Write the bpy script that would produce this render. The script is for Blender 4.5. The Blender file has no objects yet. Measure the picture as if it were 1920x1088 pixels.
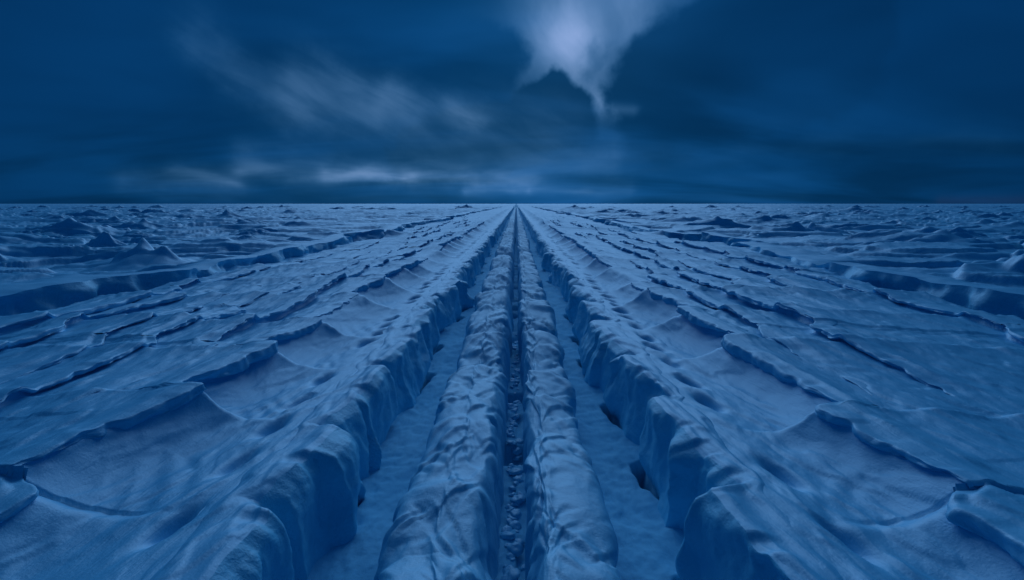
import bpy, math, random
import numpy as np
R = math.radians
sc = bpy.context.scene
COL = sc.collection
rng = random.Random(7)

# ------------------------------------------------------------------ noise
def _h(ix, iy, seed):
    ix = ix.astype(np.int64); iy = iy.astype(np.int64)
    n = (ix * 374761393 + iy * 668265263 + seed * 974634631) & 0xffffffff
    n = ((n ^ (n >> 13)) * 1274126177) & 0xffffffff
    n = ((n ^ (n >> 16)) * 2246822519) & 0xffffffff
    return (n ^ (n >> 15)) & 0xffff
_ang = np.linspace(0, 2 * np.pi, 256, endpoint=False)
_gx, _gy = np.cos(_ang), np.sin(_ang)
def pn(x, y, seed=0):
    x, y = np.broadcast_arrays(np.asarray(x, float), np.asarray(y, float))
    x0 = np.floor(x); y0 = np.floor(y); fx = x - x0; fy = y - y0
    u = fx * fx * fx * (fx * (fx * 6 - 15) + 10); v = fy * fy * fy * (fy * (fy * 6 - 15) + 10)
    def g(dx, dy):
        k = _h(x0 + dx, y0 + dy, seed) & 255
        return _gx[k] * (fx - dx) + _gy[k] * (fy - dy)
    a = g(0, 0); b = g(1, 0); c = g(0, 1); d = g(1, 1)
    return 1.4 * ((a + (b - a) * u) * (1 - v) + (c + (d - c) * u) * v)
def fbm(x, y, o=4, seed=0, gain=.5):
    s = 0.; a = 1.
    for i in range(o):
        s = s + a * pn(x * 2.03 ** i + 17.3 * i, y * 2.03 ** i - 9.1 * i, seed + i); a *= gain
    return s
def ridged(x, y, o=3, seed=0):
    s = 0.; a = 1.
    for i in range(o):
        s = s + a * (1 - np.abs(pn(x * 2.1 ** i + 5.7 * i, y * 2.1 ** i, seed + i)) * 2); a *= .5
    return s
def S(a, b, x):
    t = np.clip((x - a) / (b - a), 0, 1); return t * t * (3 - 2 * t)

class Cells:
    """irregular cells along the furrows: phase 0..1 and a random number each"""
    def __init__(s, period, jit, seed, start=-7.):
        r = np.random.RandomState(seed); n = int(4800 / period)
        s.b = start + np.concatenate([[0], np.cumsum(period * (1 + jit * (r.rand(n) * 2 - 1)))])
        s.r = r.rand(n + 2)
    def __call__(s, Y):
        i = np.clip(np.searchsorted(s.b, Y, side='right') - 1, 0, len(s.b) - 2)
        L = s.b[i + 1] - s.b[i]
        return np.clip((Y - s.b[i]) / L, 0, 1), s.r[i], i, L

# ------------------------------------------------------------------ layout of the two sides
ZF = -1.02                                         # floor of the furrows
class Side: pass
def make_side(sg, bank, hole, e, cn, cf, seed):
    s = Side(); s.sg = sg; s.bank = bank; s.hole = hole; s.e = e; s.cn = cn; s.cf = cf; s.seed = seed
    s.lobes = Cells(2.3, .35, seed + 1); s.bowl = Cells(2.7, .25, seed + 2)
    s.arcs = [s.bowl] + [Cells(pr, .4, seed + 3 + 17 * i) for i, pr in enumerate((4.0, 3.6, 4.6, 5.2, 5.8))]
    s.pits = Cells(.95, .5, seed + 5); s.clobe = Cells(8.5, .35, seed + 6)
    return s
LEFT = make_side(-1, 2.52, 3.25, (4.7, 5.8, 6.9, 8.1, 9.4, 10.5), 11.7, 14.2, 40)
RIGHT = make_side(1, 2.28, 2.9, (4.1, 5.2, 6.3, 7.5, 9.0, 10.6), 12.4, 15.2, 90)

def bank_edge(s, Y):
    p, r, i, L = s.lobes(Y)
    pro = (.2 + .42 * r) * p ** .75 * (1 - S(.9, 1., p))
    return s.bank + .16 - pro + .14 * pn(Y * .16, 3.3, s.seed) + .05 * pn(Y * 1.7, 4.4, s.seed) + .02 * pn(Y * 5.3, 4.4, s.seed + 1), p, r
def ledge_edge(s, k, Y):
    p, r, i, L = s.arcs[k](Y)
    q = np.minimum(S(0, .5, p), 1 - S(.84, 1, p))   # 0 at the cusps
    depth = (.55, .34, .36, .4, .45, .45)[k] * (.5 + .8 * r)
    arc = depth * (1 - p ** 1.6 * (1 - S(.9, 1, p)))
    am = S(-.4, .2, pn(Y * (.13, .085, .075, .07, .065, .06)[k], 6.1 + 3.7 * k, s.seed + 12)) * (.5 if k == 0 else 1) + (.5 if k == 0 else 0)
    return s.e[k] - depth * .6 + arc + (.25, .24, .26, .3, .34, .36)[k] * pn(Y * .11, 1.7 + k, s.seed + 11) + .05 * pn(Y * 1.5, k, s.seed + 13), p, r, q, am
def crev(s, Y):
    p, r, i, L = s.clobe(Y)
    near = s.cn + .9 * pn(Y * .05, .4, s.seed + 21) + .25 * pn(Y * .35, .9, s.seed + 22)
    w = (s.cf - s.cn) * (.55 + .9 * r) - 1.9 * p ** .8 * (1 - S(.92, 1, p)) + .5 * pn(Y * .13, 7.7, s.seed + 23)
    w = np.clip(w * S(-.25, .1, pn(Y * .065, 2.9, s.seed + 24)), .25, 4)
    return near, near + w, p

def plain_relief(X, Y):
    """wind-carved sastrugi of the open plain: low scarps facing the camera"""
    wx = X + 3 * pn(X * .06, Y * .06, 301); wy = Y + 3 * pn(X * .06, Y * .06, 302)
    n = fbm(wx * .06, wy * .14, 3, 310)
    sc1 = S(.02, .08, n) * .32 + S(.34, .41, n) * .24
    n2 = fbm(wx * .13 + 40, wy * .33, 2, 320)
    sc2 = S(.12, .21, n2) * .22
    return sc1 + sc2 + .18 * fbm(X * .05, Y * .05, 2, 330) + .02 * fbm(X * .5, Y * .9, 2, 340) - .3

def micro(s, x, Y):
    """small wind-cut steps and ripples of the crust, slanting outwards"""
    a = x * .9 + Y * .36; b = Y * .9 - x * .36
    n = fbm(a * 2.3, b * .62, 3, s.seed + 141)
    m = .020 * S(.06, .30, n) + .008 * n
    n2 = fbm(a * 5.5 + 1.5 * pn(a, b, s.seed + 142), b * 1.3, 2, s.seed + 143)
    m = m + .007 * S(.08, .34, n2)
    pat = S(.0, .4, pn(x * .7, Y * .45, s.seed + 144))
    rp = np.sin((b * 2.2 - a * .5 + 1.2 * pn(a * 1.2, b * .6, s.seed + 145)) * 6.5)
    return (m + pat * .010 * rp * (.4 + .6 * np.abs(pn(a * 3, b, s.seed + 146)))) * S(70, 15, Y)

def side_height(s, x, X, Y):
    f = fbm(X * .7, Y * .5, 3, s.seed + 31)
    be, bp, br = bank_edge(s, Y)
    flo = 1 - S(s.hole - .6, s.hole - .36, x)
    z = ZF + .05 * f + flo * (.026 * fbm(X * 4, Y * 3, 3, s.seed + 32) - .035 * S(.1, .8, fbm(X * 1.6, Y * 1.4, 3, s.seed + 33))) + .006 * fbm(X * 6, Y * 3, 2, s.seed + 41)
    # black slot under the far end of each lobe of the bank
    base = be - .2
    z = z - .85 * S(.25, .4, br) * S(.6 - .35 * br, .75 - .2 * br, bp) * (1 - S(.9, .99, bp)) * np.exp(-((x - base - .02 - .06 * pn(Y * 2.7, 1.1, s.seed + 90)) / (.035 + .05 * bp)) ** 2)
    # rise hidden under the bank, then bowls up to the first ledge
    hole = s.hole + .12 * pn(Y * .3, 2.2, s.seed + 34)
    z = z + (-ZF - .05 * f) * S(s.hole - .6, s.hole - .36, x)
    e1, p1, r1, q1, a1 = ledge_edge(s, 0, Y)
    t = np.clip((x - s.hole) / (e1 - s.hole), 0, 1)
    fin = p1 ** 4 * (1 - S(.93, 1, p1)) * (.35 + .65 * S(6, 14, Y))
    rise = (.2 + .22 * r1)
    bowl = rise * (t ** 2.4 * (1 - fin) + np.minimum(t * 1.2, 1.) ** 1.2 * (fin * 1.6)) - .14 * np.sin(np.pi * t ** 1.3) * (1 - fin * .8)
    z = z + bowl
    # chattermarks in the bowls, across the wind
    rip = np.sin((x * 9 + np.abs(2 * p1 - 1) * 6 + 2.0 * pn(X * .8, Y * .8, s.seed + 36)) * 2.2)
    z = z + .010 * rip * np.sin(np.pi * t) * S(-.1, .35, pn(X * .9, Y * .6, s.seed + 37)) * S(60, 12, Y)
    # row of wind-scooped holes along the back of the bank
    pp, pr, pi, pL = s.pits(Y)
    z = z - (.08 + .22 * pr) * np.exp(-((x - hole - .1 + .25 * (pp - .5)) / .1) ** 2) * np.exp(-(((pp - .5) * pL) / .26) ** 2) * S(.1, .3, pr)
    # terraces
    tz = .44 - (.2 + .22 * r1) * .95
    z = z + (tz * a1 - .12 * (1 - a1)) * S(e1, e1 + .09 + .5 * (1 - a1), x) + .03 * S(0, .4, x - e1) * fbm(X * 1.2 + Y * .25, Y * .3, 3, s.seed + 38)
    last = e1
    for k in range(1, 6):
        ek, pk, rk, qk, ak = ledge_edge(s, k, Y)
        h = .06 + .13 * ak * (.6 + .8 * rk)
        z = z - (.095 + .04 * rk) * S(last + .1, ek - .02, x) + (h - .05) * S(ek, ek + .06 + .9 * (1 - ak), x)
        last = ek
    z = z + .04 * S(0, 1.2, x - e1) * fbm(X * .3, Y * .12, 3, s.seed + 40)
    near, far, cp = crev(s, Y)
    z = z - .10 * S(last + .2, near, x)
    op = S(.3, 1.2, far - near)
    z = z - 1.9 * op * S(near, near + .3, x) * (1 - S(far + .35, far + .9, x))
    z = z + .03 * S(near - 1.2, near, x) * fbm(X * .8, Y * .8, 3, s.seed + 39)
    pl = S(far + .5, far + 4, x)
    return z + pl * plain_relief(X, Y) + micro(s, x, Y) * (1 - .6 * flo)

TR = Cells(1.7, .45, 5)
def ground(X, Y):
    X, Y = np.broadcast_arrays(np.asarray(X, float), np.asarray(Y, float))
    x = np.abs(X)
    z = np.where(X < 0, side_height(LEFT, x, X, Y), side_height(RIGHT, x, X, Y))
    # central trench with pits
    p, r, i, L = TR(Y)
    pit = (.05 + .32 * r * r) * S(.05, .2, p) * (1 - S(.45, .6, p))
    z = z - (.12 + pit) * np.exp(-((X + .02) / .34) ** 4)
    # the furrows smooth out far away into the plain
    return z

# ------------------------------------------------------------------ mesh helpers
def grid_mesh(name, V, nr, nc, flip=False, smooth=True):
    me = bpy.data.meshes.new(name)
    idx = np.arange(nr * nc).reshape(nr, nc)
    q = np.stack([idx[:-1, :-1], idx[:-1, 1:], idx[1:, 1:], idx[1:, :-1]], -1).reshape(-1, 4)
    if flip: q = q[:, ::-1]
    q = np.ascontiguousarray(q)
    me.vertices.add(len(V)); me.vertices.foreach_set('co', np.ascontiguousarray(V, np.float32).ravel())
    me.loops.add(q.size); me.loops.foreach_set('vertex_index', q.ravel().astype(np.int32))
    me.polygons.add(len(q)); me.polygons.foreach_set('loop_start', np.arange(0, q.size, 4, dtype=np.int32))
    me.polygons.foreach_set('loop_total', np.full(len(q), 4, np.int32))
    me.polygons.foreach_set('use_smooth', np.full(len(q), smooth))
    me.update(calc_edges=True); me.validate()
    return me
def link(name, me, mat, parent=None, loc=None):
    o = bpy.data.objects.new(name, me); COL.objects.link(o); me.materials.append(mat)
    if parent: o.parent = parent
    if loc is not None:                             # origin at the thing's base
        n = len(me.vertices); co = np.empty(n * 3, np.float32); me.vertices.foreach_get('co', co)
        co = co.reshape(-1, 3) - np.array(loc, np.float32); me.vertices.foreach_set('co', co.ravel()); me.update()
        if not parent: o.location = loc
    return o
def empty(name, loc=(0, 0, 0)):
    o = bpy.data.objects.new(name, None); COL.objects.link(o); o.location = loc; o.empty_display_size = .3
    return o
def tag(o, label, cat, group=None):
    o['label'] = label; o['category'] = cat
    if group: o['group'] = group
    return o
def rows(a, b, mn, k):
    y = [a]
    while y[-1] < b: y.append(y[-1] + max(mn, k * y[-1]))
    return np.array(y)

# ------------------------------------------------------------------ materials
class NT:
    def __init__(s, tree): s.t = tree; s.n = tree.nodes; s.l = tree.links
    def put(s, sock, v):
        if hasattr(v, 'is_output'): s.l.new(v, sock)
        else: sock.default_value = v
    def m(s, op, *a, clamp=False):
        n = s.n.new('ShaderNodeMath'); n.operation = op; n.use_clamp = clamp
        for i, v in enumerate(a): s.put(n.inputs[i], v)
        return n.outputs[0]
    def noise(s, vec, scale, detail=3, rough=.5, dist=0.):
        n = s.n.new('ShaderNodeTexNoise'); s.put(n.inputs['Vector'], vec)
        n.inputs['Scale'].default_value = scale; n.inputs['Detail'].default_value = detail
        n.inputs['Roughness'].default_value = rough; n.inputs['Distortion'].default_value = dist
        return n.outputs['Fac']
    def mapping(s, vec, rot=(0, 0, 0), scale=(1, 1, 1)):
        n = s.n.new('ShaderNodeMapping'); s.put(n.inputs['Vector'], vec)
        n.inputs['Rotation'].default_value = rot; n.inputs['Scale'].default_value = scale
        return n.outputs[0]
    def mix(s, f, a, b):
        n = s.n.new('ShaderNodeMix'); n.data_type = 'RGBA'
        s.put(n.inputs[0], f); s.put(n.inputs[6], a); s.put(n.inputs[7], b); return n.outputs[2]
    def sm(s, a, b, v):
        n = s.n.new('ShaderNodeMapRange'); n.interpolation_type = 'SMOOTHSTEP'
        s.put(n.inputs[0], v); n.inputs[1].default_value = a; n.inputs[2].default_value = b
        return n.outputs[0]

def snow_mat(name, c0, c1, rough=.5, spec=.5, bump=.5, streak=1., ice=False):
    mat = bpy.data.materials.new(name); mat.use_nodes = True
    t = NT(mat.node_tree); b = t.n['Principled BSDF']
    geo = t.n.new('ShaderNodeNewGeometry').outputs['Position']
    big = t.noise(geo, .45, 4); fine = t.noise(geo, 34, 4, .65)
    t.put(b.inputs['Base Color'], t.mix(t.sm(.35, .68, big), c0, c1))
    b.inputs['Roughness'].default_value = rough
    b.inputs['IOR'].default_value = spec
    # wind streaks: drawn out along the furrows and leaning outwards either side
    sx = t.n.new('ShaderNodeSeparateXYZ'); t.put(sx.inputs[0], geo)
    ax = t.m('ABSOLUTE', sx.outputs[0])
    cv = t.n.new('ShaderNodeCombineXYZ')
    t.put(cv.inputs[0], t.m('ADD', t.m('MULTIPLY', ax, 5.5), t.m('MULTIPLY', sx.outputs[1], .9)))
    t.put(cv.inputs[1], t.m('MULTIPLY', sx.outputs[1], .8)); t.put(cv.inputs[2], t.m('MULTIPLY', sx.outputs[2], 2.5))
    st = t.noise(cv.outputs[0], .9, 4, .6, .4)
    st2 = t.noise(cv.outputs[0], 3.1, 3, .6, .2)
    mid = t.noise(geo, 5.5, 4, .55)
    h = t.m('ADD', t.m('MULTIPLY', fine, .012), t.m('MULTIPLY', mid, .045 if ice else .02))
    h = t.m('ADD', h, t.m('MULTIPLY', t.sm(.42, .62, st), .035 * streak))
    h = t.m('ADD', h, t.m('MULTIPLY', st2, .018 * streak))
    bp = t.n.new('ShaderNodeBump'); bp.inputs['Strength'].default_value = bump; bp.inputs['Distance'].default_value = 1.
    t.put(bp.inputs['Height'], h); t.put(b.inputs['Normal'], bp.outputs[0])
    return mat
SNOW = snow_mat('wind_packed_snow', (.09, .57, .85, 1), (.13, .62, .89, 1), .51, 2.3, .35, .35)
FURROW_SHADE = snow_mat('furrow_shade_snow', (.20, .62, .84, 1), (.27, .68, .88, 1), .85, 1.45, .5, .2)
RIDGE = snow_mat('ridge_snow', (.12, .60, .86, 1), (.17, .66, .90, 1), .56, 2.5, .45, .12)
ICE = snow_mat('blue_ice_face', (.08, .62, .87, 1), (.16, .70, .93, 1), .55, 2.0, .6, .25, True)

# ------------------------------------------------------------------ snow field (terrain)
yy = np.concatenate([rows(.8, 60, .028, .0048), rows(60.3, 700, .3, .0062), rows(705, 9000, 5, .06)])
uu = np.concatenate([np.linspace(-2.2, -1.25, 150, endpoint=False), np.linspace(-1.25, 1.25, 1150), np.linspace(1.25, 2.2, 151)[1:]])
YY = np.repeat(yy[:, None], len(uu), 1); XX = uu[None, :] * (yy[:, None] + 2.2)
ZZ = ground(XX, YY)
fade = S(2500, 900, YY); ZZ = ZZ * fade + .55 * (1 - fade)
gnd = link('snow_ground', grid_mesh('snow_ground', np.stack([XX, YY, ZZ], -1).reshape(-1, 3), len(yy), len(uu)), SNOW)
gnd['kind'] = 'structure'
gnd.data.materials.append(FURROW_SHADE)               # shade of the furrow floors put into a less glossy copy of the snow
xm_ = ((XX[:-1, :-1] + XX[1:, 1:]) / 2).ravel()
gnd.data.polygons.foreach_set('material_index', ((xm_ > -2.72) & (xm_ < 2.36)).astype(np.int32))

# ------------------------------------------------------------------ the two ridges beside the trench
def interp_profile(cx, cz, n):
    """Catmull-Rom through control columns; cx, cz: (rows, k)"""
    k = cx.shape[1]; t = np.linspace(0, k - 1 - 1e-6, n); i = t.astype(int); f = t - i
    def g(a, j): return a[:, np.clip(j, 0, k - 1)]
    def cr(a):
        p0, p1, p2, p3 = g(a, i - 1), g(a, i), g(a, i + 1), g(a, i + 2)
        return .5 * (2 * p1 + (p2 - p0) * f + (2 * p0 - 5 * p1 + 4 * p2 - p3) * f ** 2 + (3 * p1 - p0 - 3 * p2 + p3) * f ** 3)
    return cr(cx), cr(cz)
def ridge(sg, xin, xc, xout, seed, label):
    Y = rows(1.2, 420, .022, .0048); p, r, i, L = Cells(2.1, .4, seed)(Y)
    saw = p ** .8 * (1 - S(.8, 1, p))
    amp = S(6, 15, Y) * .85 + .15
    zc = -.16 + amp * (.50 * saw * (.5 + r) - .07 * (1 - S(0, .4, p))) - .14 * amp + .08 * pn(Y * .35, 0, seed)
    xc_ = xc + .10 * pn(Y * .5, 1, seed + 1) + .06 * pn(Y * 1.4, 1, seed + 21) - .05 * saw
    xo = xout + .12 * pn(Y * .3, 2, seed + 2) + .05 * pn(Y * 1.3, 2, seed + 12) + amp * .2 * (saw - .4)
    xi = xin + .035 * pn(Y * .8, 3, seed + 3) - amp * .16 * (saw - .35)
    w = xo - xc_; v = xc_ - xi
    cx = np.stack([xo + .08, xo + .02, xo + .01, xo - .10 * w, xo - .45 * w, xc_ + .16 * w, xc_, xc_ - .34 * v, xc_ - .66 * v, xi + .13 * v, xi + .02, xi - .02], 1)
    H = zc - ZF + .1
    cz = np.stack([zc * 0 + ZF - .25, zc * 0 + ZF - .08, zc - .48 * H, zc - .19 * H, zc - .07 * H, zc - .015 * H, zc, zc - .035 * H, zc - .11 * H, zc - .34 * H, zc * 0 + ZF + .15, zc * 0 + ZF - .8], 1)
    n = 90; X, Z = interp_profile(cx, cz, n); YB = np.repeat(Y[:, None], n, 1)
    # normal of the cross-section
    dX = np.gradient(X, axis=1); dZ = np.gradient(Z, axis=1); l = np.hypot(dX, dZ) + 1e-9
    nx, nz = dZ / l, -dX / l
    if True: nx, nz = np.where(nz.mean() < 0, -nx, nx), np.where(nz.mean() < 0, -nz, nz)
    s = np.linspace(0, 1, n)[None, :]
    wgt = S(0, .12, s) * (1 - S(.9, 1, s))
    a = s * 2.2
    d = .04 * (ridged(YB * .42 + a * .9, a * 1.2 - YB * .15, 1, seed + 5) - .5)
    d = d + .022 * fbm(YB * 1.1 + a * 2.2, a * 1.5, 3, seed + 6)
    fold = fbm(YB * 2.6 + a * 3.6, YB * .3 - a * .8, 3, seed + 7)       # feathered wind folds running down the flanks
    d = d - .038 * S(.0, .4, fold) * S(-.3, .3, pn(YB * .6, a, seed + 17)) - .03 * S(.1, .35, fbm(YB * 1.3 - a * 2.4, YB * .4 + a, 2, seed + 27))
    fc = Cells(.42, .55, seed + 31); wob = .18 * pn(YB * 1.6, a * 1.4, seed + 32)
    p1, r1, i1, l1 = fc(YB - 1.1 * a + wob); p2, r2, i2, l2 = Cells(.8, .5, seed + 33)(YB + .55 * a + .25 * pn(YB, a * 1.5, seed + 34))
    d = d + .095 * (S(0, .2, p1) - p1) * r1 * S(-.1, .35, pn(YB * .9, a * 1.3, seed + 35)) + .095 * (S(0, .2, p2) - p2) * (r2 - .1) * S(-.1, .3, pn(YB * .7, a * 1.1, seed + 36))
    d = d + .010 * fbm(YB * 4.5, a * 5, 3, seed + 8)
    d = d * wgt * S(260, 40, YB) + .03 * wgt * S(20, 160, YB) * pn(YB * .2, a, seed)
    X = X + nx * d; Z = Z + nz * d
    YB = YB + .10 * pn(YB * 1.1, a * 1.5, seed + 9) * wgt
    me = grid_mesh('snow_ridge', np.stack([sg * X, YB, Z], -1).reshape(-1, 3), len(Y), n, flip=sg > 0)
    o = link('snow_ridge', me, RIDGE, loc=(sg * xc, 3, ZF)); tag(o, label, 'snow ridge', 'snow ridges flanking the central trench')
ridge(-1, .20, .74, 1.30, 200, 'broad rounded snow ridge on the left of the narrow central trench')
ridge(1, .15, .36, 1.0, 230, 'slimmer sharp crested snow ridge on the right of the narrow central trench')

# ------------------------------------------------------------------ scalloped banks with bare ice faces
def bank(s, label):
    Y = rows(1.2, 420, .022, .0048); be, p, r = bank_edge(s, Y)
    zt = .03 + .05 * p + .05 * pn(Y * .4, 5, s.seed + 50) - .07 * (1 - S(0, .12, p)) - .09 * S(.9, 1, p) + .05 * pn(Y * 1.3, 5, s.seed + 57) - .07 * S(.1, .35, pn(Y * 2.1, 5, s.seed + 58))
    n1 = 26; q = np.linspace(0, 1, n1)[None, :]
    back = s.hole - .14 + .12 * pn(Y * .7, 8, s.seed + 51) + .05 * pn(Y * 2.9, 8, s.seed + 59)
    X = back[:, None] + (be[:, None] - back[:, None]) * q
    YB = np.repeat(Y[:, None], n1, 1)
    Z = zt[:, None] * S(.45, 1, q) + .035 * fbm(X * 1.6 * s.sg, YB * .7, 3, s.seed + 52) * S(0, .15, q) + .022 - .055 * (1 - S(0, .4, q)) - .03 * S(.84, 1, q) ** 2 + micro(s, X, YB) \
        + .02 * S(.1, .4, pn(X * 5 * s.sg + YB * .8, YB * .7, s.seed + 53))
    root = empty('snow_bank', (s.sg * s.bank, 3, -.9)); tag(root, label, 'snow bank', 'scalloped snow banks walling the furrows')
    capend = np.stack([X[:, -1], Z[:, -1]], 1)
    me = grid_mesh('snow_cap', np.stack([s.sg * X, YB, Z], -1).reshape(-1, 3), len(Y), n1, flip=s.sg > 0)
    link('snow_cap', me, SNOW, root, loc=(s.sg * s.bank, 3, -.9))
    n2 = 52; q = np.linspace(0, 1, n2)[None, :]; YB = np.repeat(Y[:, None], n2, 1)
    zl = capend[:, 1][:, None]; Z = zl + (ZF - .3 - zl) * q ** 1.15
    out = .07 * np.sqrt(q) + .26 * q ** .9 + .04 * np.sin(q * 5 + r[:, None] * 4) * S(0, .3, q)
    out = out - .30 * S(.4, .75, p)[:, None] * S(.6, 1, q) - .12 * S(.85, 1, q)
    d = .2 * (ridged(YB * .8 + q * .5, q * .8 + YB * .15, 1, s.seed + 54) - .55) + .07 * fbm(YB * 2.2, q * 2.6, 3, s.seed + 55) + .02 * fbm(YB * 8, q * 8, 2, s.seed + 56)
    fp, fr, fi, fl = Cells(.62, .5, s.seed + 71)(YB + .25 * q + .12 * pn(YB * 2, q * 3, s.seed + 72))
    d = .55 * d + (.15 * (S(0, .12, fp) - fp + .3) * fr + .12 * (fr - .5) * S(0, .1, fp) * S(0, .1, 1 - fp)) * S(-.5, .2, pn(YB * .5, q, s.seed + 73))
    d = d * S(0, .12, q) * S(120, 20, YB)
    X = capend[:, 0][:, None] - out - d
    me = grid_mesh('ice_face', np.stack([s.sg * X, YB, Z], -1).reshape(-1, 3), len(Y), n2, flip=s.sg > 0)
    link('ice_face', me, ICE, root, loc=(s.sg * s.bank, 3, -.9))
bank(LEFT, 'long flat topped snow bank with scalloped blue ice face left of the central ridges')
bank(RIGHT, 'long flat topped snow bank with scalloped blue ice face right of the central ridges')

# ------------------------------------------------------------------ far walls of the two crevasses
def crevasse_wall(s, label):
    Y = rows(3, 420, .05, .006); near, far, p = crev(s, Y)
    n1 = 18; q = np.linspace(0, 1, n1)[None, :]; YB = np.repeat(Y[:, None], n1, 1)
    fe = far + .25 * pn(Y * .8, 3, s.seed + 61) + .1 * pn(Y * 2.3, 3, s.seed + 62)
    X = fe[:, None] + 3.2 * (1 - q)
    hgt = ground(s.sg * (fe + 3.2), Y)
    top = .5 + .22 * p + .12 * pn(Y * .3, 4, s.seed + 63) - .25 * S(.9, 1, p)
    Z = hgt[:, None] * (1 - S(0, .8, q)) + top[:, None] * S(0, .8, q) - .25 * (1 - S(0, .25, q)) + .05 * fbm(X * .8, YB * .8, 3, s.seed + 64) * S(0, .3, q)
    root = empty('crevasse_wall', (s.sg * s.cf, 6, -1.4)); tag(root, label, 'ice wall', 'far walls of the side crevasses')
    L = (s.sg * s.cf, 6, -1.4)
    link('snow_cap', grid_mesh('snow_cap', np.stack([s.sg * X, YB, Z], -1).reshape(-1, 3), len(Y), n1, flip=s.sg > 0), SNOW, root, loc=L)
    zl = Z[:, -1][:, None]; n2 = 30; q = np.linspace(0, 1, n2)[None, :]; YB = np.repeat(Y[:, None], n2, 1)
    Z = zl + (-1.9 - zl) * q
    d = .35 * (ridged(YB * .35, q * 1.2 + YB * .1, 2, s.seed + 65) - .8) + .16 * fbm(YB * 1.1, q * 2.4, 3, s.seed + 66)
    X = fe[:, None] - .45 * q - d * S(0, .1, q)
    link('ice_face', grid_mesh('ice_face', np.stack([s.sg * X, YB, Z], -1).reshape(-1, 3), len(Y), n2, flip=s.sg > 0), ICE, root, loc=L)
crevasse_wall(LEFT, 'jagged ice wall on the far side of the dark crevasse at left')
crevasse_wall(RIGHT, 'jagged ice wall on the far side of the dark crevasse at right')

# ------------------------------------------------------------------ curled ledges, one for each arc of the terraces
ORD = ['nearest', 'second', 'third', 'fourth', 'fifth', 'sixth', 'seventh', 'eighth', 'ninth', 'tenth', 'eleventh', 'twelfth']
def ledges(s, k, ymax):
    c = s.arcs[k]; side = 'left' if s.sg < 0 else 'right'
    row = ('innermost', 'second', 'third', 'fourth', 'fifth', 'outermost')[k]; cnt = 0
    for j in range(len(c.b) - 1):
        a, b = c.b[j], c.b[j + 1]
        if b < 3.5 or a < 1: continue
        if a > ymax: break
        xm = s.e[k]
        seen = xm < (a + b) * .5 * 1.02 + .6
        rr = random.Random(s.seed * 100 + k * 1000 + j)
        ny = 70 if a < 25 else 30
        Y = np.linspace(a - .02, b + .02, ny); yc = np.clip(Y, a + 1e-4, b - 1e-4)
        e, p, r, q, am = ledge_edge(s, k, yc)
        if am.max() < .6: continue
        n1, n2 = 22, 14; W = (.8, .6, .6, .7, .75, .8)[k]
        over = (.02 + .10 * rr.random()) * q * am + .02
        thick = ((.11 if k == 0 else .06) + (.12 if k == 0 else .07) * rr.random()) * (.2 + .8 * q) * am + .01
        lift = (.02 + .05 * rr.random() * q) * (2 * am - 1)
        t = np.linspace(0, 1, n1)[None, :]
        jag = (.09 if k == 0 else .06) * pn(Y * 1.9, 3, s.seed + j) + .05 * S(.1, .5, pn(Y * 3.1, 5, s.seed + j)) + .025 * pn(Y * 7, 5, s.seed + j)
        X1 = (e - over + jag)[:, None] + W * (1 - t)
        YB = np.repeat(Y[:, None], n1, 1)
        zb = ground(s.sg * np.maximum(X1, (e + .14)[:, None]), YB)
        Z1 = zb + lift[:, None] * S(0, .75, t) - .08 * (1 - S(0, .25, t)) + .014 * fbm(X1 * 3, YB * 1.1, 2, s.seed + j)
        # round lip, then the underside running back into the step
        u = np.linspace(0, 1, n2 + 1)[None, 1:]
        ang = np.minimum(u * 1.6, 1) * math.pi
        bx = np.sin(ang) * .22 * thick[:, None]; bz = -(1 - np.cos(ang)) * .5 * thick[:, None]
        back = np.maximum(u * 1.6 - 1, 0) * .45
        X2 = X1[:, -1:] - bx + back; Z2 = Z1[:, -1:] + bz - back * .15
        X2 = X2 + (.06 * S(0, .4, u) * (1 - S(.6, .9, u))) * fbm(Y[:, None] * 3 + u * 2, u * 2.5, 3, s.seed + j + 5)
        X = np.concatenate([X1, X2], 1); Z = np.concatenate([Z1, Z2], 1)
        YB = np.repeat(Y[:, None], X.shape[1], 1)
        me = grid_mesh('snow_ledge', np.stack([s.sg * X, YB, Z], -1).reshape(-1, 3), ny, X.shape[1], flip=s.sg > 0)
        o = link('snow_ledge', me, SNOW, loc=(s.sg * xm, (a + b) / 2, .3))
        g = 'curled snow ledges along the wind terraces'
        if seen and cnt < 12:
            lab = '%s curled snow ledge from the camera in the %s row %s of the ridges' % (ORD[cnt], row, side)
            if cnt == 0: lab = 'nearest curled snow ledge in the %s row %s of the ridges' % (row, side)
            cnt += 1
        elif seen: lab = 'distant thin snow ledge in the %s row %s of the ridges' % (row, side)
        else: lab = 'thin snow ledge of the %s row %s of the camera' % (row, side)
        tag(o, lab, 'snow ledge', g)
for s in (LEFT, RIGHT):
    [ledges(s, k, (70, 75, 80, 85, 95, 100)[k]) for k in range(6)]

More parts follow.
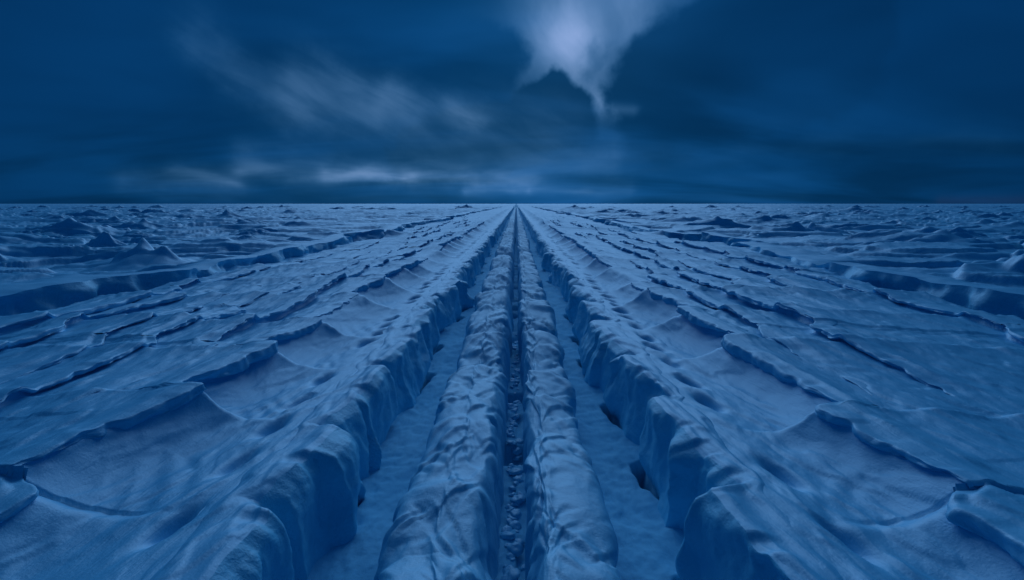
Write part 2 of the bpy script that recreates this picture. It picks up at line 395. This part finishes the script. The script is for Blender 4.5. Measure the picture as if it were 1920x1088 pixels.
# ------------------------------------------------------------------ peaked mounds on the plain
def mound(x, y, h, rx, ry, seed, label, group, horns=(), skew=0., n=None):
    n = n or (64 if y < 60 else 30)
    g = np.linspace(-1, 1, n); U, V = np.meshgrid(g, g)
    X = x + U * rx * 1.15; Y = y + V * ry * 1.15
    a = .22 * pn(U * 1.3 + seed, V * 1.3, seed) ; b = .22 * pn(U * 1.3, V * 1.3 + seed, seed + 1)
    u = U + a + skew * V; v = V + b + .18 * np.cos(u * 3)
    v = np.where(v < .05, (v - .05) * 1.6, (v - .05) * .9)        # steep towards the light's lee, long tail behind
    r = np.sqrt(u * u + v * v)
    z = np.clip(1 - r, 0, 1)
    z = h * (.35 * S(0, 1, z) + .65 * z ** 1.9)
    z = z + h * .10 * fbm(U * 3, V * 3, 3, seed + 2) * S(0, .4, 1 - r)
    z = z - h * .10 * S(.0, .35, fbm(U * 5 + V * 2, V * 2.2, 2, seed + 3)) * S(0, .3, 1 - r)
    for hx, hy, hh, hw in horns:
        z = z + hh * np.exp(-((U - hx) / hw) ** 2 - ((V - hy + .3 * (U - hx)) / (hw * 1.6)) ** 2)
    Z = ground(X, Y) + z - .12 * S(.85, 1.12, np.maximum(np.abs(U), np.abs(V)) * 1.1) - .06 * S(.9, 1.05, r)
    me = grid_mesh('snow_mound', np.stack([X, Y, Z], -1).reshape(-1, 3), n, n)
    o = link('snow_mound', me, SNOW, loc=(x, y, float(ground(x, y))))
    tag(o, label, 'snow mound', group)
G1 = 'peaked snow mounds on the plain'
F = 960.
def at(px, py, z=.45):
    D = F * (3 - z) / ((py - 382) * .986); Yw = D / .986 - (3 - z) * .167 / .986
    return (px - 968) / F * D, Yw
named = [
 (272, 478, 1.5, 5.2, 3.4, 'largest snow mound with two small horns on its crest at far left', [(-.02, 0, .55, .05), (.2, -.1, .4, .05)], .2),
 (205, 462, 1.25, 2.2, 1.6, 'leaning tusk of snow standing behind the large horned mound', [(-.12, 0, .4, .14)], .5),
 (130, 430, 1.6, 5, 3.2, 'pointed snow mound behind the tusk at the far left edge', [(0, 0, .4, .08)], .2),
 (270, 425, 1.5, 5, 3, 'low peaked mound beyond the large horned mound', [(-.05, 0, .5, .07)], -.2),
 (415, 446, .85, 3.0, 2.4, 'lone sharp mound with overhanging brow between horned mound and left crevasse', [(.1, -.1, .2, .1)], 0),
 (705, 436, 1.0, 3.2, 2.6, 'knob topped snow mound just left of the converging furrows', [(0, 0, .45, .06)], 0),
 (575, 426, 1.0, 4.6, 2.6, 'wide mound with ragged twin points in the left middle distance', [(-.1, 0, .3, .06), (.15, 0, .35, .05)], 0),
 (1262, 438, .75, 2.6, 2.2, 'small mound with split tip right of the converging furrows', [(0, 0, .3, .06)], 0),
 (1411, 446, 1.0, 2.8, 2.4, 'sharp mound with notched tip standing alone in the right middle distance', [(-.06, 0, .4, .05), (.1, 0, .35, .05)], 0),
 (1535, 432, 1.3, 4.2, 3, 'dark fronted mound with leaning knob on its left shoulder', [(-.18, 0, .7, .08)], 0),
 (1640, 425, 1.2, 6, 3, 'long low mound beside the leaning knob mound on the right', [], .2),
 (1750, 462, 1.2, 4.6, 3.2, 'large smooth mound with a nub on top at the far right', [(.05, 0, .35, .08)], -.1),
 (1790, 497, .6, 4.5, 2.2, 'low crescent drift on the brink of the right crevasse', [], .3),
 (1350, 424, .9, 4, 2.5, 'flat mound with ragged top behind the notched mound', [(-.1, 0, .3, .07)], 0),
 (1895, 428, 1.2, 6, 3.2, 'broad dim mound at the right edge under the horizon', [(0, 0, .3, .1)], 0),
]
taken = []
for i, (px, py, h, rx, ry, lab, horns, sk) in enumerate(named):
    x, y = at(px, py); mound(x, y, h * .62, rx, ry, 500 + 7 * i, lab, G1, horns, sk); taken.append((x, y, rx))
rr = random.Random(21); placed = 0; tries = 0
near_names = {}
while placed < 240 and tries < 6000:
    tries += 1
    y = 26 * math.exp(rr.random() * math.log(420 / 26)); x = rr.uniform(-1.1, 1.1) * (y + 2)
    rx = rr.uniform(1.3, 3.4) * (1 + y / 260)
    if abs(x) < 17.5 + rx * 1.2: continue
    ry = rx * rr.uniform(.5, .8)
    if any((x - a) ** 2 + ((y - b) * .8) ** 2 < (rx * .9 + c * .8) ** 2 for a, b, c in taken): continue
    taken.append((x, y, rx)); h = rx * rr.uniform(.13, .26)
    horns = [(rr.uniform(-.2, .2), 0, h * rr.uniform(.2, .45), rr.uniform(.06, .12))] if rr.random() < .5 else []
    side = 'left' if x < 0 else 'right'
    zone = 'middle distance' if y < 70 else ('far plain' if y < 170 else 'plain under the horizon')
    lab = ('small peaked snow mound on the %s %s of the furrows' if horns else 'small rounded snow mound on the %s %s of the furrows') % (zone, side)
    mound(x, y, h, rx, ry, 900 + 3 * placed, lab, G1, horns, rr.uniform(-.3, .3)); placed += 1

# ------------------------------------------------------------------ lumps of snow fallen into the trench
def lump_mesh(seed):
    n, m = 14, 18; th = np.linspace(0, np.pi, n)[:, None]; ph = np.linspace(0, 2 * np.pi, m)[None, :]
    x = np.sin(th) * np.cos(ph); y = np.sin(th) * np.sin(ph); z = np.cos(th) + 0 * ph
    d = 1 + .38 * pn(x * 1.2 + seed, y * 1.2 + z * .9, seed) + .12 * pn(x * 3 + z, y * 3 + seed, seed + 1)
    return grid_mesh('snow_lump', np.stack([x * d, y * d, z * d * .8], -1).reshape(-1, 3), n, m, flip=True)
lumps = [lump_mesh(700 + i) for i in range(6)]
for m_ in lumps: m_.materials.append(RIDGE)
rr = random.Random(4); k = 0
y = 4.2
while y < 16:
    y += rr.uniform(.04, .12) * (1 + max(0, y - 8) * .3)
    o = bpy.data.objects.new('snow_lump', lumps[k % 6]); COL.objects.link(o)
    x = rr.uniform(-.12, .08); sz = rr.uniform(.03, .10)
    o.location = (x, y, float(ground(x, y)) + sz * .08); o.scale = (sz, sz * rr.uniform(.8, 1.2), sz * rr.uniform(.45, .75))
    o.rotation_euler = (rr.uniform(-.4, .4), rr.uniform(-.4, .4), rr.uniform(0, 6))
    tag(o, 'small rounded snow lump lying in the narrow central trench', 'snow lump', 'snow lumps on the trench floor'); k += 1

# ------------------------------------------------------------------ sky
SUN_EL, SUN_AZ = R(31), R(-1)
w = bpy.data.worlds.new('World'); sc.world = w; w.use_nodes = True
t = NT(w.node_tree); t.n.clear()
outn = t.n.new('ShaderNodeOutputWorld'); bg = t.n.new('ShaderNodeBackground'); t.l.new(bg.outputs[0], outn.inputs[0])
bg.inputs['Strength'].default_value = .1
sky = t.n.new('ShaderNodeTexSky'); sky.sky_type = 'NISHITA'; sky.sun_disc = False
sky.sun_elevation = SUN_EL; sky.sun_rotation = SUN_AZ
d = t.n.new('ShaderNodeTexCoord').outputs['Generated']
sep = t.n.new('ShaderNodeSeparateXYZ'); t.put(sep.inputs[0], d)
dx, dy, dz = sep.outputs
DEG = 180 / math.pi
az0 = t.m('MULTIPLY', t.m('ARCTAN2', dx, dy), DEG); el0 = t.m('MULTIPLY', t.m('ARCSINE', dz), DEG)
wn = t.n.new('ShaderNodeTexNoise'); wn.inputs['Scale'].default_value = 7; wn.inputs['Detail'].default_value = 5; wn.inputs['Roughness'].default_value = .6
t.put(wn.inputs['Vector'], d)
ws = t.n.new('ShaderNodeSeparateColor'); t.put(ws.inputs[0], wn.outputs['Color'])
def warped(k):
    return (t.m('ADD', az0, t.m('MULTIPLY', t.m('SUBTRACT', ws.outputs[0], .5), k)),
            t.m('ADD', el0, t.m('MULTIPLY', t.m('SUBTRACT', ws.outputs[1], .5), k * .7)))
azA, elA = warped(7.); azB, elB = warped(3.)
def px2ae(px, py):
    a = (px - 968) / F; b = (544 - py) / F; th = math.atan(162 / F); c, s = math.cos(th), math.sin(th)
    yw, zw = c + s * b, -s + c * b; return math.atan2(a, yw) * DEG, math.atan2(zw, math.hypot(a, yw)) * DEG
def capsule(p0, p1, width, az, el, sharp=2., wy=1.):
    """soft stroke of light between two sky directions"""
    (ax, ay), (bx, by) = px2ae(*p0), px2ae(*p1); ay *= wy; by *= wy
    ex, ey = bx - ax, by - ay; L2 = ex * ex + ey * ey + 1e-6
    qx = t.m('SUBTRACT', az, ax); qy = t.m('SUBTRACT', t.m('MULTIPLY', el, wy), ay)
    h = t.m('DIVIDE', t.m('ADD', t.m('MULTIPLY', qx, ex), t.m('MULTIPLY', qy, ey)), L2, clamp=True)
    rx = t.m('SUBTRACT', qx, t.m('MULTIPLY', h, ex)); ry = t.m('SUBTRACT', qy, t.m('MULTIPLY', h, ey))
    dd = t.m('DIVIDE', t.m('SQRT', t.m('ADD', t.m('MULTIPLY', rx, rx), t.m('MULTIPLY', ry, ry))), width)
    return t.m('EXPONENT', t.m('MULTIPLY', t.m('POWER', dd, sharp), -1.))
def dist(p0, p1, az, el):
    (ax, ay), (bx, by) = px2ae(*p0), px2ae(*p1); ex, ey = bx - ax, by - ay; L2 = ex * ex + ey * ey + 1e-6
    qx = t.m('SUBTRACT', az, ax); qy = t.m('SUBTRACT', el, ay)
    h = t.m('DIVIDE', t.m('ADD', t.m('MULTIPLY', qx, ex), t.m('MULTIPLY', qy, ey)), L2, clamp=True)
    rx = t.m('SUBTRACT', qx, t.m('MULTIPLY', h, ex)); ry = t.m('SUBTRACT', qy, t.m('MULTIPLY', h, ey))
    return t.m('SQRT', t.m('ADD', t.m('MULTIPLY', rx, rx), t.m('MULTIPLY', ry, ry)))
def scale(v, k): return t.m('MULTIPLY', v, k)
def addall(*vs):
    r = vs[0]
    for v in vs[1:]: r = t.m('ADD', r, v)
    return r
# broken light shining through the deck
def aecoord(sa, se, rot=0.):
    c = t.n.new('ShaderNodeCombineXYZ'); t.put(c.inputs[0], az0); t.put(c.inputs[1], el0)
    v = t.mapping(c.outputs[0], (0, 0, rot)) if rot else c.outputs[0]
    return t.mapping(v, (0, 0, 0), (sa, se, 1))
lump = t.n.new('ShaderNodeTexNoise'); lump.inputs['Scale'].default_value = 12; lump.inputs['Detail'].default_value = 4; lump.inputs['Roughness'].default_value = .5
t.put(lump.inputs['Vector'], d); ls = t.n.new('ShaderNodeSeparateColor'); t.put(ls.inputs[0], lump.outputs['Color'])
azC = t.m('ADD', az0, t.m('MULTIPLY', t.m('SUBTRACT', ls.outputs[0], .5), 6.)); elC = t.m('ADD', el0, t.m('MULTIPLY', t.m('SUBTRACT', ls.outputs[1], .5), 6.))
# the banks of cloud that close the gap from either side
cl1 = t.sm(3.3, 4.4, dist((800, 300), (1043, 220), azC, elC)); cl2 = t.sm(3.4, 5.2, dist((850, 150), (896, 122), azC, elC))
cl3 = t.sm(5.7, 7.5, dist((1252, 172), (1520, 95), azC, elC))
open_ = t.m('MULTIPLY', t.m('MULTIPLY', cl1, cl2), cl3)
shine = addall(scale(capsule((1150, -120), (1110, 30), 7.2, az0, el0, 2.2), .88), scale(capsule((1060, 90), (1085, 125), 2.6, azB, elB, 2), .30),
               scale(capsule((1105, 130), (1138, 190), 1.6, azB, elB, 2), .26), scale(capsule((1140, 195), (1160, 204), 1.2, azB, elB, 2), .85),
               scale(capsule((1000, 85), (1050, 95), 2.8, azA, elA, 2), .42))
tongue = t.m('SUBTRACT', 1., scale(capsule((1128, 85), (1112, 135), 1.1, azC, elC, 2), .55))
soft = t.sm(.3, .72, t.noise(aecoord(.16, .08, R(-15)), 1.3, 4, .5, .4))
hole = t.m('MULTIPLY', t.m('MULTIPLY', t.m('MULTIPLY', open_, shine), tongue), t.m('ADD', .72, scale(soft, .5)))
hole = addall(hole, scale(capsule((1110, -60), (1090, 120), 10.5, az0, el0, 2), .075), scale(capsule((1150, 204), (1185, 207), .55, azB, el0, 2), .22))
elD = t.m('ADD', el0, t.m('MULTIPLY', t.m('SUBTRACT', ws.outputs[2], .5), 1.1))
st1 = t.sm(.32, .75, t.noise(aecoord(.075, .30, R(26)), 1.3, 4, .5, .4))
we = addall(scale(capsule((385, 80), (540, 200), 2.0, azA, elA, 1.8), .42), scale(capsule((565, 140), (720, 205), 2.4, azA, elA, 1.8), .40),
            scale(capsule((730, 172), (785, 203), 1.5, azB, elB, 2), .62), scale(capsule((840, 205), (885, 232), 1.5, azB, elB, 2), .55),
            scale(capsule((600, 205), (1020, 250), 3.4, azA, elA, 1.8), .26))
wisp = t.m('MULTIPLY', we, t.m('ADD', .38, scale(st1, .48)))
st2 = t.sm(.36, .70, t.noise(aecoord(.13, .5), 1.2, 3, .45, .3))
he = addall(scale(capsule((900, 345), (1180, 352), .7, azB, elD, 1.6), .16), scale(capsule((450, 322), (1000, 335), 1.1, az0, elB, 1.8), .36), scale(capsule((610, 324), (770, 327), .8, az0, elB, 1.8), .5),
            scale(capsule((760, 330), (890, 332), .6, az0, elB, 1.8), .35), scale(capsule((880, 357), (990, 358), .45, azB, elD, 1.6), .34), scale(capsule((990, 359), (1180, 361), .38, azB, elD, 1.6), .22),
            scale(capsule((230, 338), (440, 342), .9, az0, elB, 1.7), .26), scale(capsule((330, 318), (430, 340), .9, azB, elB, 1.7), .2),
            scale(capsule((480, 302), (1150, 308), 1.8, azA, elA, 1.7), .18), scale(capsule((1050, 305), (1850, 258), 1.3, azA, elA, 1.7), .06),
            scale(capsule((300, 372), (1500, 372), .8, az0, el0, 1.7), .07))
hz = t.m('MULTIPLY', he, t.m('ADD', .5, scale(st2, .6)))
bands = t.m('MULTIPLY', t.sm(.42, .7, t.noise(aecoord(.04, .26), 1.1, 3, .45, .4)), t.m('EXPONENT', t.m('MULTIPLY', t.m('POWER', t.m('DIVIDE', t.m('SUBTRACT', el0, 4.), 5.), 2.), -1.)))
# large soft rolls in the underside of the deck (deck seen in perspective)
den = t.m('ADD', t.m('MAXIMUM', dz, 0.), .16)
cp = t.n.new('ShaderNodeCombineXYZ'); t.put(cp.inputs[0], t.m('DIVIDE', dx, den)); t.put(cp.inputs[1], t.m('DIVIDE', dy, den))
roll = t.noise(t.mapping(cp.outputs[0], (0, 0, .5), (.5, .9, 1)), .75, 4, .48, .6)
rollm = t.sm(.36, .7, roll)
# general brightness: strongest ahead, falling off to the sides and behind
front = t.m('EXPONENT', t.m('MULTIPLY', t.m('POWER', t.m('DIVIDE', az0, 34.), 2.), -1.))
over = t.m('MULTIPLY', t.sm(22, 48, el0), t.m('EXPONENT', t.m('MULTIPLY', t.m('POWER', t.m('DIVIDE', az0, 65.), 2.), -1.)))
light = addall(hole, wisp, hz, scale(t.m('MULTIPLY', front, rollm), .11), scale(t.m('MULTIPLY', front, bands), .08), scale(over, .35))
dark = addall(scale(capsule((640, 282), (1000, 284), 1.5, azB, elB, 1.8), .16), scale(capsule((900, 180), (1060, 215), 3.6, azA, elA, 2), .14), scale(capsule((1190, 150), (1330, 150), 4., azA, elA, 2), .10), scale(capsule((1050, 292), (1250, 285), 1.1, azB, elB, 2), .14))
dark = addall(dark, scale(t.m('SUBTRACT', 1., cl1), .14), scale(t.m('SUBTRACT', 1., cl3), .14))
base = t.m('MULTIPLY', t.m('MULTIPLY', t.m('ADD', .55, scale(front, .5)), t.m('SUBTRACT', 1., dark)), t.m('ADD', .66, scale(rollm, .64)))
def vscale(col, f):
    n = t.n.new('ShaderNodeVectorMath'); n.operation = 'SCALE'; t.put(n.inputs[0], col); t.put(n.inputs[3], f); return n.outputs[0]
def vadd(a, b):
    n = t.n.new('ShaderNodeVectorMath'); n.operation = 'ADD'; t.put(n.inputs[0], a); t.put(n.inputs[1], b); return n.outputs[0]
def vmul(a, b):
    n = t.n.new('ShaderNodeVectorMath'); n.operation = 'MULTIPLY'; t.put(n.inputs[0], a); t.put(n.inputs[1], b); return n.outputs[0]
deck = vscale((.012, .41, 1.53), base)
gc = t.n.new('ShaderNodeCombineXYZ')
t.put(gc.inputs[0], scale(t.m('POWER', light, 1.6), 1.05)); t.put(gc.inputs[1], scale(t.m('POWER', light, 1.12), 1.85)); t.put(gc.inputs[2], scale(light, 3.15))
glow = gc.outputs[0]
nis = vmul(sky.outputs[0], (.0003, .006, .012))
dusk = vscale((.045, .02, .0), capsule((1760, 377), (2050, 375), .45, az0, el0, 1.8))        # last faint warm light low on the right
t.put(bg.inputs['Color'], vadd(vadd(vadd(deck, glow), nis), dusk))

# light falling through the opening ahead
sl = bpy.data.lights.new('sun', 'SUN'); so = bpy.data.objects.new('sun', sl); COL.objects.link(so)
sl.energy = 1.02; sl.angle = R(54); sl.color = (.30, .59, 1.)
so.rotation_euler = (SUN_EL - math.pi / 2, 0, -SUN_AZ)
so.rotation_euler = (R(90) - SUN_EL, 0, math.pi - SUN_AZ); so.location = (0, 40, 60)

# ------------------------------------------------------------------ camera
cam = bpy.data.cameras.new('camera'); co = bpy.data.objects.new('camera', cam); COL.objects.link(co); sc.camera = co
cam.sensor_width = 36; cam.lens = 18.0; cam.clip_start = .05; cam.clip_end = 20000
co.location = (0, 0, 3); co.rotation_euler = (R(90) - math.atan(162 / F), 0, math.atan(8 / F))

vs = sc.view_settings; vs.view_transform = 'Standard'; vs.look = 'None'; vs.exposure = 0; vs.gamma = 1
sc.cycles.use_denoising = True
sc.cycles.max_bounces = 5; sc.cycles.diffuse_bounces = 3; sc.cycles.glossy_bounces = 2
